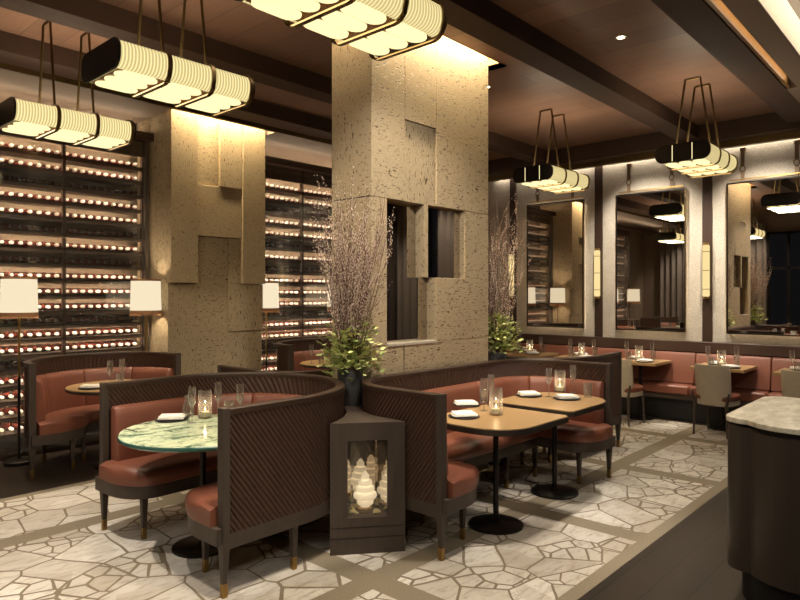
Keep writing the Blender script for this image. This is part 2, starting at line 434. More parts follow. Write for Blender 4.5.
MB().box(N0, CY0-.012, Z1-.012, N1, CY0+D1, Z1+.012).build('sill', 'plaster', col, False, .003)
m = MB().box(N0, CY0+.10, Z1+.01, N1, CY0+.12, Z2).box(N0, CY0+.10, Z2, 4.02, CY0+.12, Z3)
m.build('mirror_panel', 'smoked_mirror', col, False)
MB().box(4.065, CY0+.06, Z2, N2, CY0+.08, Z3).build('mirror_panel', 'smoked_mirror', col, False)
for z in (Z2+.01, Z3): MB().box(CX0-.003, CY0+.02, z-.003, CX0+.01, CY1, z+.003).build('joint', 'black', col, False)
MB().box(3.76, CY0-.002, .8, 3.766, CY0+.01, Z1).build('joint', 'black', col, False)

# stone pillar with stepped slabs on the wine wall
pil = bpy.data.objects.new('pillar', None); C.objects.link(pil); struct(pil)
MB().box(PX0, PY0+.10, 0, PX1, YW+.3, ZC+.14).build('core', 'stone_upright', pil, False)
def slab(x0, x1, z0, z1, d, m='stone_upright'): MB().box(x0, PY0+.10-d, z0, x1, PY0+.101, z1).build('slab', m, pil, False, .004)
slab(PX0, 3.82, 1.735, ZC+.14, .10); slab(4.41, PX1, 1.735, ZC+.14, .10)
slab(PX0, 3.82, 0, 1.73, .03); slab(4.245, PX1, 1.17, 1.73, .05); slab(4.245, PX1, 0, 1.165, .025)
slab(3.82, 4.41, 2.27, 2.85, .075, 'stone_flat'); slab(4.11, 4.41, 2.855, ZC+.14, .09); slab(3.82, 4.11, 2.855, ZC+.14, .05, 'stone_flat')
slab(3.82, 4.245, 0, 2.265, .03, 'stone_flat'); slab(4.245, 4.41, 1.735, 2.265, .05)

# ------------------------------------------------------------------ wine racks
ROWS = [3.10, 2.94, 2.78, 2.62, 2.46, 2.30, 2.14, 1.98, 1.82, 1.66, 1.50, 1.36, 1.22, 1.07, .92, .77, .62, .46, .30]
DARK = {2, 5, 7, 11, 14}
RB, RF = YW+.42, YW+.08
def wine_rack(x0, x1, label, posts):
    r = thing('wine_rack', label, 'wine rack', (x0, YW, 0))
    def L(mb): mb.v = [(x-x0, y-YW, z) for x, y, z in mb.v]; return mb
    L(MB().box(x0, RB, .08, x1, RB+.02, 3.34)).build('back_panel', 'back_panel', r, False)
    L(MB().box(x0, RF-.04, 0, x1, RB, .12)).build('plinth', 'dark_wood_h', r, False)
    for i, z in enumerate(ROWS):
        s = L(MB().box(x0, RF, z-.075, x1, RB, z-.06).box(x0, RF-.026, z-.102, x1, RF-.018, z-.06).box(x0, RF-.026, z-.075, x1, RF, z-.06)).build('shelf', 'shelf_wood', r, False)
        if i not in DARK:
            zt = (ROWS[i-1] if i else z+.16)-.0755
            L(MB().box(x0+.02, RF-.017, zt-.012, x1-.02, RF-.010, zt)).build('light_strip', 'led_rack', r, False)
    L(MB().box(x0, RF-.028, ROWS[0]+.055, x1, RF-.018, 3.34)).build('valance', 'shelf_wood', r, False)
    for x in (x0+.02, x1-.02, *posts): L(MB().box(x-.015, RF-.03, .08, x+.015, RF+.02, 3.34)).build('upright', 'dark_wood', r, False)
    for x in (x0+.015, x1-.015): L(MB().box(x-.02, YW-.03, 0, x+.02, YW+.02, 3.36)).build('door_frame', 'steel', r, False)
    ps = [x0+.03] + list(posts) + [x1-.03]
    for a, b in zip(ps, ps[1:]): L(MB().box(a, YW-.006, .05, b, YW+.002, 3.34)).build('glass_door', 'pane_glass', r, False)
    return r
wine_rack(.55, PX0-.03, 'tall glass-fronted wine rack left of the layered stone pillar', [1.55, 2.60])
wine_rack(PX1+.03, 8.72, 'tall glass-fronted wine rack between the stone pillar and column', [5.75, 6.75, 7.75])
bt = MB()
# lying bottle, neck to the room (local -y)
prof = [(.0, .30), (.036, .30), (.037, .13), (.030, .10), (.016, .07), (.0145, .045)]
cap = [(.0165, .05), (.017, .002), (.013, 0), (0, 0)]
def ring(mb, pr, mi, n=10):
    v, f = [], []
    for r, y in pr:
        for i in range(n): a = 2*PI*i/n; v.append((r*math.cos(a), y, r*math.sin(a)))
    for k in range(len(pr)-1):
        for i in range(n): f.append((k*n+i, k*n+(i+1) % n, (k+1)*n+(i+1) % n, (k+1)*n+i))
    mb.add(v, f, mi)
ring(bt, prof, 0); ring(bt, cap, 1)
protos_b = {True: bt.build('wine_bottle', ['bottle_glass', 'bottle_cap']), False: bt.build('wine_bottle', ['bottle_glass', 'bottle_cap_shaded'])}
ords = ['top', 'second', 'third', 'fourth', 'fifth', 'sixth', 'seventh', 'eighth', 'ninth', 'tenth', 'eleventh', 'twelfth', 'thirteenth', 'fourteenth', 'fifteenth', 'sixteenth', 'seventeenth', 'eighteenth', 'bottom']
used_b = set(); rest = MB()
YB = RF+.02
for i, z in enumerate(ROWS):
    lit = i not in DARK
    lab = ('white-capped wine bottle lying on the lit %s shelf of the rack left of the pillar' if lit else 'wine bottle lying on the unlit %s shelf of the rack left of the pillar') % ords[i]
    xs = [2.552-.0845*j for j in range(7)] + [2.648+.0815*j for j in range(10)]
    for x in xs:
        o = protos_b[lit] if lit not in used_b else protos_b[lit].copy()
        if lit in used_b: C.objects.link(o)
        used_b.add(lit)
        o.location = (x, YB, z-.022); o.rotation_euler = (0, random.uniform(0, 6), 0)
        tag(o, lab, 'wine bottle', 'bottles on the %s shelf of the left wine rack' % ords[i])
def addrest(x, z, lit_):
    b = len(rest.v); rest.v += [(p[0]+x, p[1]+YB, p[2]+z-.022) for p in bt.v]
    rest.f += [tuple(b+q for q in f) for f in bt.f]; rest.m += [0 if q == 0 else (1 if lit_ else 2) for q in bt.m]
for i, z in enumerate(ROWS):
    x = .66
    while x < 1.93:
        if abs(x-1.55) > .03: addrest(x, z, i not in DARK)
        x += .0845
    x = PX1+.12
    while x < 8.6:
        if min(abs(x-p) for p in (5.75, 6.75, 7.75)) > .03: addrest(x, z, i not in DARK)
        x += .0845
ro = rest.build('wine_bottles', ['bottle_glass', 'bottle_cap', 'bottle_cap_shaded'], kind='stuff')
tag(ro, 'rows of white-capped wine bottles behind glass right of the stone pillar', 'wine bottles')

# ------------------------------------------------------------------ booths
def upath(W, D, r, step):
    pts = []
    def seg(a, b, n):
        L = math.dist(a, b); k = max(1, int(L/step))
        for i in range(k): t = i/k; pts.append((a[0]+(b[0]-a[0])*t, a[1]+(b[1]-a[1])*t, *n))
    def arc(cx, cy, a0, a1):
        k = max(2, int(abs(a1-a0)*r/step))
        for i in range(k): a = a0+(a1-a0)*i/k; pts.append((cx+r*math.cos(a), cy+r*math.sin(a), -math.cos(a), -math.sin(a)))
    if D-r > 1e-3: seg((-W, 0), (-W, D-r), (1, 0))
    arc(-W+r, D-r, PI, PI/2)
    if W-r > 1e-3: seg((-W+r, D), (W-r, D), (0, -1))
    arc(W-r, D-r, PI/2, 0)
    if D-r > 1e-3: seg((W, D-r), (W, 0), (-1, 0))
    pts.append((W, 0, -1, 0))
    s = 0; out = []
    for i, p in enumerate(pts):
        if i: s += math.dist(p[:2], pts[i-1][:2])
        out.append((*p, s))
    return out
def sampler(path):
    L = path[-1][4]
    def f(s):
        s = max(0, min(L, s)); lo, hi = 0, len(path)-1
        while hi-lo > 1:
            m = (lo+hi)//2
            if path[m][4] <= s: lo = m
            else: hi = m
        a, b = path[lo], path[hi]; t = (s-a[4])/max(1e-9, b[4]-a[4])
        q = [a[k]+(b[k]-a[k])*t for k in range(4)]; l = math.hypot(q[2], q[3]) or 1
        return (q[0], q[1], q[2]/l, q[3]/l, s)
    return f, L
def make_booth(label, W, D, r, nseg, legs, depth=.50, group=None):
    t = thing('booth', label, 'booth seat', group=group)
    path = upath(W, D, r, .03); f, L = sampler(path)
    # corrugated reed shell, slanted both ways from the middle
    PITCH, K = .031, 6
    EX = .30; ns = int((L+2*EX)/PITCH)*K; zs = [.33+.64*j/7 for j in range(8)]
    v = []; fa = []
    def sh(s, z): return max(-1, min(1, (s-L/2)/.45))*.75*(z-.65)
    for side in (0, 1):
        rows = zs if side == 0 else [.82, .87, .92, .97]
        b = len(v)
        for i in range(ns+1):
            s0 = -EX+(L+2*EX)*i/ns; ph = (i % K)/K; bulge = .009*math.sqrt(max(0, 1-(2*ph-1)**2)) if i % K else 0
            for z in rows:
                q = f(s0 + sh(s0, z)); o = -bulge if side == 0 else .034+bulge
                v.append((q[0]+q[2]*o, q[1]+q[3]*o, z))
        m_ = len(rows)
        for i in range(ns):
            for j in range(m_-1): fa.append((b+i*m_+j, b+(i+1)*m_+j, b+(i+1)*m_+j+1, b+i*m_+j+1))
    sm = MB(); sm.add(v, fa); sm.build('reed_panel', 'rope', t, True, angle=70)
    core = MB(); core.sweep(path, lambda i: [(.006, .33), (.03, .33), (.03, .97), (.006, .97)]); core.build('back_core', 'black', t, False)
    MB().sweep(path, lambda i: [(-.012, .965), (.046, .965), (.046, .99), (.04, 1.0), (-.006, 1.0), (-.012, .994)]).build('top_rail', 'dark_wood', t, True, angle=30)
    MB().sweep(path, lambda i: [(-.010, .255), (.04, .255), (.04, .335), (-.010, .335)]).build('bottom_rail', 'frame_wood', t, False)
    # leather back, sewn in sections
    for k in range(nseg):
        a, b_ = .04+(L-.08)*k/nseg, .04+(L-.08)*(k+1)/nseg
        n = max(6, int((b_-a)/.05)); ss = [a, a+.004, a+.014] + [a+.014+(b_-a-.028)*j/n for j in range(1, n)] + [b_-.014, b_-.004, b_]
        smp = [f(s) for s in ss]
        def sec(i, ss=ss, a=a, b_=b_):
            e = min(ss[i]-a, b_-ss[i]); g = 0 if e >= .013 else (.012 if e < .002 else .005)
            return [(.034, .44), (.14-g, .44), (.135-g, .6), (.115-g, .78), (.10-g, .825-g), (.075-g, .845-g), (.045, .842-g), (.034, .82)]
        MB().sweep(smp, sec).build('back_cushion', 'leather', t, True, angle=50)
    # seat, rounded at the two ends
    ss = [.2*(1-math.cos(PI/2*j/9)) for j in range(9)]; ss += [.2+(L-.40)*j/40 for j in range(41)]; ss += [L-x for x in ss[8::-1]]
    OV = .05
    def fx(s):
        q = list(f(s)); d = s-L if s > L else (s if s < 0 else 0)
        q[1] -= abs(d); return q
    ss = [-OV + q*(L+2*OV-.0)/L for q in ss]
    smp = [fx(s) for s in ss]
    def wid(s):
        e = min(s+OV, L+OV-s); return 1 if e >= .2 else .30+.70*math.sqrt(max(0, 1-(1-e/.2)**2))
    def seat(i):
        w = (depth-.06)*wid(ss[i]); o = .06; e = min(ss[i]+OV, L+OV-ss[i]); d = .02*max(0, 1-e/.05)
        return [(o, .37), (o+w-.01, .37), (o+w+.006, .395), (o+w+.006, .435), (o+w-.012, .463-d), (o+w-.05, .478-d), (o+w*.5, .486-d), (o, .478-d)]
    MB().sweep(smp, seat).build('seat', 'leather', t, True, angle=60)
    MB().sweep(smp, lambda i: [(.0, .285), (.06+(depth-.085)*wid(ss[i]), .285), (.06+(depth-.085)*wid(ss[i]), .372), (.0, .372)]).build('seat_rail', 'frame_wood', t, True, angle=40)
    def leg(s, off, top=.3, w=.021):
        q = f(s); lg = MB(); x, y = q[0]+q[2]*off, q[1]+q[3]*off
        a = [(x+dx*w, y+dy*w) for dx, dy in ((-1, -1), (1, -1), (1, 1), (-1, 1))]; b_ = [(x+dx*w*.62, y+dy*w*.62) for dx, dy in ((-1, -1), (1, -1), (1, 1), (-1, 1))]
        lg.add([(*p, .072) for p in b_]+[(*p, top) for p in a], [(0, 1, 2, 3), (4, 5, 6, 7)]+[(i, (i+1) % 4, 4+(i+1) % 4, 4+i) for i in range(4)])
        o = lg.build('leg', 'frame_wood', t, False)
        w2 = w*.64; MB().box(x-w2, y-w2, 0, x+w2, y+w2, .074).build('brass_foot', 'brass', o, False)
    for e in (0, 1):                                       # end posts run down into legs
        s = 0 if e == 0 else L; q = f(s); x = q[0]+q[2]*.014
        p = MB().box(x-.029, -.016, .25, x+.029, .026, 1.003)
        p.add([(x+dx*.014, .005+dy*.014, .072) for dx, dy in ((-1, -1), (1, -1), (1, 1), (-1, 1))]+[(x+dx*.027, .005+dy*.021, .26) for dx, dy in ((-1, -1), (1, -1), (1, 1), (-1, 1))],
              [(0, 1, 2, 3), (4, 5, 6, 7)]+[(i, (i+1) % 4, 4+(i+1) % 4, 4+i) for i in range(4)])
        o = p.build('post', 'frame_wood', t, False, .003)
        MB().box(x-.0145, -.0095, 0, x+.0145, .0195, .074).build('brass_foot', 'brass', o, False)
        leg(.11 if e == 0 else L-.11, depth-.13)
    for s, off in legs: leg(s*L, off)
    return t
bA = make_booth('curved red leather booth with reeded back around the green marble table', .745, 1.27, .745, 3, [(.33, .02), (.67, .02), (.3, .40), (.7, .40), (.86, .02)])
bA.location = (1.89, 3.70, 0); bA.rotation_euler = (0, 0, -PI/2)
bB = make_booth('wide red leather booth with reeded back holding two wooden tables', 1.195, .92, .44, 5, [(.22, .02), (.78, .02), (.25, .42), (.42, .42), (.58, .42), (.75, .42), (.5, .02)])
bB.location = (4.225, 2.41, 0)
bD = make_booth('half-round red leather booth before the wine rack, between two floor lamps', .70, .72, .70, 4, [(.3, .03), (.7, .03), (.32, .42), (.68, .42)])
bD.location = (2.69, 6.14, 0)
copy_tree(bA, (6.56, 3.56, 0), PI/2, 'curved red leather booth behind the stone column, opening to the mirror wall')
copy_tree(bB, (4.225, 4.81, 0), PI, 'wide red leather booth behind the green marble table, opening to the wine wall')
copy_tree(bD, (5.53, 6.14, 0), 0, 'half-round red leather booth between the stone pillar and the flowering branches')
copy_tree(bD, (.05, 6.10, 0), 0, 'half-round red leather booth by the grey curtain, seen only in the middle wall mirror')

# ------------------------------------------------------------------ tables
def pedestal(t, h, r=.19, s=.02):
    MB().lathe([(0, 0), (r, 0), (r, .012), (r-.01, .018), (s+.01, .022), (s+.01, .03), (0, .03)], 32).build('base', 'black_metal', t)
    MB().lathe([(s, .025), (s, h-.01)], 16).build('stem', 'black_metal', t)
    MB().box(-.12, -.12, h-.02, .12, .12, h).build('mounting_plate', 'black_metal', t, False)
def round_table(label, loc, R, mats, h=.75, th=.035):
    t = thing('table', label, 'table', loc); pedestal(t, h-th)
    if mats == 'green_marble':
        MB().lathe([(0, h-th), (R-.014, h-th), (R, h-th+.012), (R, h-.011), (R-.004, h-.006), (0, h-.006)], 64).build('polished_edge', 'green_edge', t, angle=30)
        MB().lathe([(0, h-.0059), (R-.004, h-.0059), (R-.008, h), (0, h)], 64).build('tabletop', mats, t, angle=30)
    else:
        MB().lathe([(0, h-th), (R-.012, h-th), (R, h-th+.01), (R, h-.008), (R-.004, h-.006), (0, h-.006)], 64).build('edge_band', 'table_edge', t, angle=30)
        MB().lathe([(0, h-.0059), (R-.004, h-.0059), (R-.008, h), (0, h)], 64).build('tabletop', mats, t, angle=30)
    return t
def dshape_table(label, loc, flip, hx=.40, hy=.36, h=.75):
    t = thing('table', label, 'table', loc); pedestal(t, h-.04)
    pts = []; n = 28; e = 2.6
    for i in range(n+1):
        a = -PI/2+PI*i/n; c_, s_ = math.cos(a), math.sin(a)
        pts.append((-.05-(hx-.05)*abs(c_)**(2/e), hy*math.copysign(abs(s_)**(2/e), s_)))
    pts += [(hx-.03, hy), (hx, hy-.03), (hx, -hy+.03), (hx-.03, -hy)]
    if flip: pts = [(-x, y) for x, y in pts][::-1]
    pts = pts[::-1]
    MB().prism([(x*.985, y*.985) for x, y in pts], h-.008, h).build('tabletop', 'table_wood', t, False)
    MB().prism(pts, h-.042, h-.006).build('edge_band', 'table_edge', t, False)
    return t
TA = round_table('round green marble pedestal table inside the nearest curved booth', (2.19, 3.67, 0), .50, 'green_marble')
dshape_table('rounded wooden table nearer the glass display case, in the wide booth', (3.76, 2.50, 0), False)
dshape_table('rounded wooden table farther from the glass display case, in the wide booth', (4.70, 2.56, 0), True)
round_table('round wooden table in the half-round booth between two floor lamps', (2.69, 6.06, 0), .42, 'table_wood')
round_table('round wooden table in the half-round booth behind the branches', (5.45, 6.06, 0), .42, 'table_wood')
round_table('round pale table by the grey curtain, seen in the middle wall mirror', (.05, 5.95, 0), .40, 'green_marble')
TW = [4.90, 4.08, 3.28, 2.28, 1.40]
wl = ['square wooden table at the wall under the mirror nearest the flowering branches',
      'square wooden table at the wall below the second sconce from the stone column', 'square wooden table at the wall under the middle mirror',
      'square wooden table at the wall left of the marble counter, its whole top in view', 'square wooden table at the wall cut off behind the marble counter']
for y, lab in zip(TW, wl):
    t = thing('table', lab, 'table', (8.29, y, 0)); pedestal(t, .71, .16, .022)
    MB().box(-.29, -.30, .714, .29, .30, .75).build('tabletop', 'table_wood', t, False, .004)

# ------------------------------------------------------------------ wall banquette
t = thing('banquette', 'long red leather wall banquette under the three mirrors', 'banquette', (0, 0, 0))
BY0, BY1 = .98, 6.1
MB().box(8.47, BY0, 0, XW-.13, BY1, .30).build('plinth', 'black', t, False)
MB().box(8.38, BY0, .28, XW-.13, BY1, .34).build('seat_rail', 'frame_wood', t, False, .004)
yy = BY0
while yy < BY1-.1:
    e = min(yy+.86, BY1)
    MB().box(8.345, yy+.003, .34, XW-.13, e-.003, .46).build('seat_cushion', 'leather', t, True, .025)
    b = MB(); prof = [(XW-.125, .465), (XW-.25, .465), (XW-.22, .6), (XW-.19, .82), (XW-.165, .856), (XW-.125, .856)]; n = len(prof)
    b.add([(x, yy+.003, z) for x, z in prof]+[(x, e-.003, z) for x, z in prof], [tuple(range(n)), tuple(range(2*n-1, n-1, -1))]+[(i, (i+1) % n, n+(i+1) % n, n+i) for i in range(n)])
    b.build('back_cushion', 'leather', t, True, .012)
    yy = e

# ------------------------------------------------------------------ chairs
def make_chair(label):
    """faces +x"""
    t = thing('dining_chair', label, 'chair')
    n = 14; v = []; fa = []
    for zi, (z, w, lean) in enumerate(((.36, .18, .0), (.5, .19, -.015), (.68, .197, -.04), (.785, .194, -.06), (.81, .184, -.062))):
        for side in (0, 1):
            for i in range(n+1):
                u = -1+2*i/n; y = u*w; x = -.20+lean+.09*abs(u)**2.6+(.045 if side else 0)
                v.append((x, y*(1-.04*side), z))
    m = 2*(n+1)
    for zi in range(4):
        for i in range(n):
            fa.append((zi*m+i, zi*m+i+1, (zi+1)*m+i+1, (zi+1)*m+i)); a = n+1
            fa.append((zi*m+a+i+1, zi*m+a+i, (zi+1)*m+a+i, (zi+1)*m+a+i+1))
        fa.append((zi*m, zi*m+n+1, (zi+1)*m+n+1, (zi+1)*m)); fa.append((zi*m+n, zi*m+2*n+1, (zi+1)*m+2*n+1, (zi+1)*m+n))
    for i in range(n): fa.append((4*m+i, 4*m+i+1, 4*m+n+2+i, 4*m+n+1+i)); fa.append((i+1, i, n+1+i, n+2+i))
    MB().add(v, fa).build('backrest', 'chair_fabric', t, True)
    pts = []
    for i in range(32): a = 2*PI*i/32; c_, s_ = math.cos(a), math.sin(a); pts.append((.02+.21*math.copysign(abs(c_)**.6, c_), .205*math.copysign(abs(s_)**.6, s_)))
    MB().prism(pts, .40, .47).build('seat', 'leather', t, True, .02)
    MB().prism([(x*.98, y*.98) for x, y in pts], .345, .402).build('seat_base', 'chair_fabric', t, True, .01)
    for sx, sy, top in ((1, -1, .36), (1, 1, .36), (-1, -1, .50), (-1, 1, .50)):
        x, y = .17*sx-.02*(sx < 0), .175*sy
        l = MB().tube([(x+.012*sx, y+.012*sy, 0), (x, y, .36), (x-(.012 if sx < 0 else 0), y+.03*sy*(sx < 0), top)], [.011, .017, .012 if sx < 0 else .017], 8)
        l.build('leg', 'frame_wood', t)
    return t
ch = make_chair('pale upholstered chair beside the end post of the wide booth, under the middle mirror'); ch.location = (7.86, 3.33, 0); ch.rotation_euler = (0, 0, -.1)
copy_tree(ch, (7.93, 2.24, 0), -.12, 'pale upholstered chair with its whole back in view, left of the marble counter')
copy_tree(ch, (7.90, 1.36, 0), -.1, 'pale upholstered chair mostly hidden above the marble counter')

# ------------------------------------------------------------------ display plinth between the booths
A0 = Vector((2.632, 2.958)); A1 = Vector((2.995, 2.665))
ang = math.atan2(A1.y-A0.y, A1.x-A0.x); ux, uy = math.cos(ang), math.sin(ang); nx, ny = -uy, ux
fc = tuple((A0+A1)/2); w = (A1-A0).length/2
def dpt(x, y, z): return (fc[0]+ux*x+nx*y, fc[1]+uy*x+ny*y, z)
def dl(X, Y): return ((X-fc[0])*ux+(Y-fc[1])*uy, (X-fc[0])*nx+(Y-fc[1])*ny)
t = thing('display_case', 'dark wooden display case with a lit glass lamp, between the two nearest booths', 'display case', (*fc, 0), ang)
H, oz0, oz1, ow = .81, .225, .70, .125
wedge = [(-w, 0), (w, 0)] + [dl(3.01, 2.78), dl(3.01, 2.89)]
for q in (170, 150, 130, 110, 100): wedge.append(dl(3.47+.462*math.cos(math.radians(q)), 2.89+.462*math.sin(math.radians(q))))
wedge += [dl(3.392, 3.355), dl(3.392, 3.5)]
for q in (-15, -25, -35, -45, -55, -65): wedge.append(dl(2.415+.768*math.cos(math.radians(q)), 3.70+.768*math.sin(math.radians(q))))
low = [(-w, 0), (w, 0), dl(3.01, 2.80), dl(3.01, 2.92), (-.02, .33), (-.07, .33), (-.10, .22), (-.14, .12)]
MB().prism(low, 0, oz0).build('base', 'frame_wood', t, False)
MB().prism(wedge, H-.10, H).build('top', 'frame_wood', t, False)
f = MB().prism([(-w, 0), (-ow, 0), (-ow, .04), (-w+.04, .04)], oz0, H-.10).prism([(ow, 0), (w, 0), (w-.03, .04), (ow, .04)], oz0, H-.10).box(-ow, 0, oz1, ow, .04, H-.10)
f.build('front_frame', 'frame_wood', t, False)
def wall2(a, b, th):
    d = Vector((b[0]-a[0], b[1]-a[1])).normalized(); n_ = Vector((-d.y, d.x))*th
    return [(a[0], a[1]), (b[0], b[1]), (b[0]+n_.x, b[1]+n_.y), (a[0]+n_.x, a[1]+n_.y)]
for nm, p, q, th in (('back_mirror', (.02, .27), (-.085, .27), -.006), ('side_mirror', (.128, .045), (.02, .27), -.006), ('side_mirror', (-.085, .27), (-.128, .045), -.006)):
    MB().prism(wall2(p, q, th), oz0, H-.10).build(nm, 'mirror_glass', t, False)
MB().box(-ow, .015, oz0, ow, .021, oz1).build('glass_front', 'pane_glass', t, False)
for z in (.10, .165): MB().box(-w-.001, -.001, z-.003, w+.001, .01, z+.003).build('groove', 'black', t, False)
t = thing('plant_stand', 'slim dark stand under the plant behind the stone column', 'plant stand', (5.17, 3.43, 0))
MB().lathe([(0, 0), (.11, 0), (.11, .02), (.085, .03), (.085, .78), (.105, .79), (.105, .81), (0, .81)], 32).build('pedestal', 'frame_wood', t)
jar = thing('glass_lamp', 'lit white glass lamp of stacked ribbed rings inside the display case', 'lamp', dpt(-.005, .115, .256))
pr = [(0, 0), (.03, 0), (.036, .02)]
for zc, r in ((.033, .054), (.073, .076), (.114, .061), (.153, .046), (.189, .027)):
    h = .021
    for k in range(5): a = -PI/2+PI*k/4; pr.append((r-.010+.010*math.cos(a), zc+.019*math.sin(a)))
pr += [(.016, .211), (.01, .222), (0, .225)]
MB().lathe(pr, 32).build('shade', 'lit_jar', jar, True, angle=60)
MB().lathe([(0, -.028), (.05, -.028), (.05, -.004), (.03, 0), (0, 0)], 24).build('base', 'brass', jar)
random.seed(3); pb = MB()
for i in range(150):
    y = random.uniform(.055, .25); x = random.uniform(-.10+.1*(y-.05), .10-.42*(y-.05))
    if math.hypot(x+.005, y-.115) < .068: continue
    r = random.uniform(.009, .017)
    q = dpt(x, y, .228+r*.5); pb.lathe([(0, -r*.6), (r*.8, -r*.35), (r, 0), (r*.7, r*.45), (0, r*.6)], 7, q)
tag(pb.build('pebbles', 'pebble', kind='stuff'), 'pale pebbles on the floor of the glass display case', 'pebbles')

# ------------------------------------------------------------------ plants
def plant(label, loc, seed, hgt=1.22, nb=52):
    random.seed(seed); t = thing('potted_plant', label, 'plant', loc)
    MB().lathe([(0, 0), (.088, 0), (.092, .01), (.095, .24), (.09, .25), (.083, .235), (0, .225)], 32).build('pot', 'pot', t)
    br = MB(); bd = MB()
    def clear(p):
        X, Y = p.x+loc[0], p.y+loc[1]; g = .022
        if CX0-g < X < CX1+g and CY0-g < Y < CY1+g:
            ds = [(X-CX0+g, 0), (CX1+g-X, 1), (Y-CY0+g, 2)]; k_ = min(ds)[1]
            if k_ == 0: p = Vector((CX0-g-loc[0], p.y, p.z))
            elif k_ == 1: p = Vector((CX1+g-loc[0], p.y, p.z))
            else: p = Vector((p.x, CY0-g-loc[1], p.z))
        return p
    def bud(p, r):
        v = [(p[0]+dx*r, p[1]+dy*r, p[2]+dz*r*1.3) for dx, dy, dz in ((1, 0, 0), (-1, 0, 0), (0, 1, 0), (0, -1, 0), (0, 0, 1), (0, 0, -1))]
        bd.add(v, [(0, 2, 4), (2, 1, 4), (1, 3, 4), (3, 0, 4), (2, 0, 5), (1, 2, 5), (3, 1, 5), (0, 3, 5)])
    def twig(p, d, L, r, lev):
        n = 6; pts = [Vector(p)]; d = Vector(d).normalized()
        for i in range(n):
            d = (d + Vector((random.uniform(-.10, .10), random.uniform(-.10, .10), .035))).normalized(); pts.append(clear(pts[-1]+d*L/n))
        br.tube(pts, [r*(1-.75*i/n) for i in range(n+1)], 5 if lev == 0 else 4)
        for i in range(1, n+1):
            for q in range(3 if lev == 0 else 2):
                if i >= 2 or lev:
                    f = random.random(); a = pts[i-1].lerp(pts[i], f)
                    bud(a+Vector((random.uniform(-.01, .01), random.uniform(-.01, .01), random.uniform(-.005, .01))), random.uniform(.003, .005))
            if lev < 1 and i >= 2:
                for q in range(2):
                    dd = (d+Vector((random.uniform(-.55, .55), random.uniform(-.55, .55), random.uniform(-.1, .3)))).normalized()
                    twig(pts[i], dd, L*random.uniform(.14, .3), r*.45, lev+1)
    for k in range(nb):
        a = random.uniform(0, 2*PI); s = random.uniform(.02, .20)*random.choice((.6, 1, 1))
        twig((.04*math.cos(a), .04*math.sin(a), .22), (s*math.cos(a), s*math.sin(a), 1), hgt*random.uniform(.62, 1.0)*(.9 if s > .15 else 1), .0045, 0)
    br.build('branches', 'twig', t, kind='stuff'); bd.build('buds', 'bud', t, False, kind='stuff')
    lf = MB()
    for k in range(760):
        a = random.uniform(0, 2*PI); el = random.uniform(-.85, 1.4); R = random.uniform(.05, .235)
        p = clear(Vector((R*math.cos(el)*math.cos(a), R*math.cos(el)*math.sin(a), .345+R*math.sin(el)*1.2)))
        if p.z < .27 and math.hypot(p.x, p.y) < .115: p.z = .28
        d = (Vector((math.cos(a), math.sin(a), random.uniform(-.4, .9)))).normalized(); s = d.cross(Vector((random.uniform(-.5, .5), random.uniform(-.5, .5), 1))).normalized(); u = s.cross(d)
        L = random.uniform(.035, .066); w = L*.38; q0 = p+d*L
        if (clear(q0)-q0).length > 1e-6 or (clear(p)-p).length > 1e-6: continue
        lv = [p, p+d*L*.45+s*w, p+d*L+u*L*.1, p+d*L*.45-s*w, p+d*L*.5-u*w*.25]
        if any((clear(q)-q).length > 1e-6 or math.hypot(q.x+loc[0]-2.415, q.y+loc[1]-3.70) < .78 and q.z+loc[2] < 1.03 or math.hypot(q.x+loc[0]-3.47, q.y+loc[1]-2.89) < .475 and q.z+loc[2] < 1.03 or (loc[0] > 4.5 and math.hypot(q.x, q.y) > .088 and q.z+loc[2] < 1.03) for q in lv): continue
        lf.add(lv, [(0, 1, 4), (1, 2, 4), (2, 3, 4), (3, 0, 4)])
    lf.build('foliage', 'leaf', t, kind='stuff')
    return t
p1 = (3.21, 3.385, .81)
plant('dark pot of budding branches and green leaves on the display case', p1, 5)
plant('budding branches with green leaves behind the stone column, before the mirror wall', (5.17, 3.43, .81), 9, 1.25, 40)

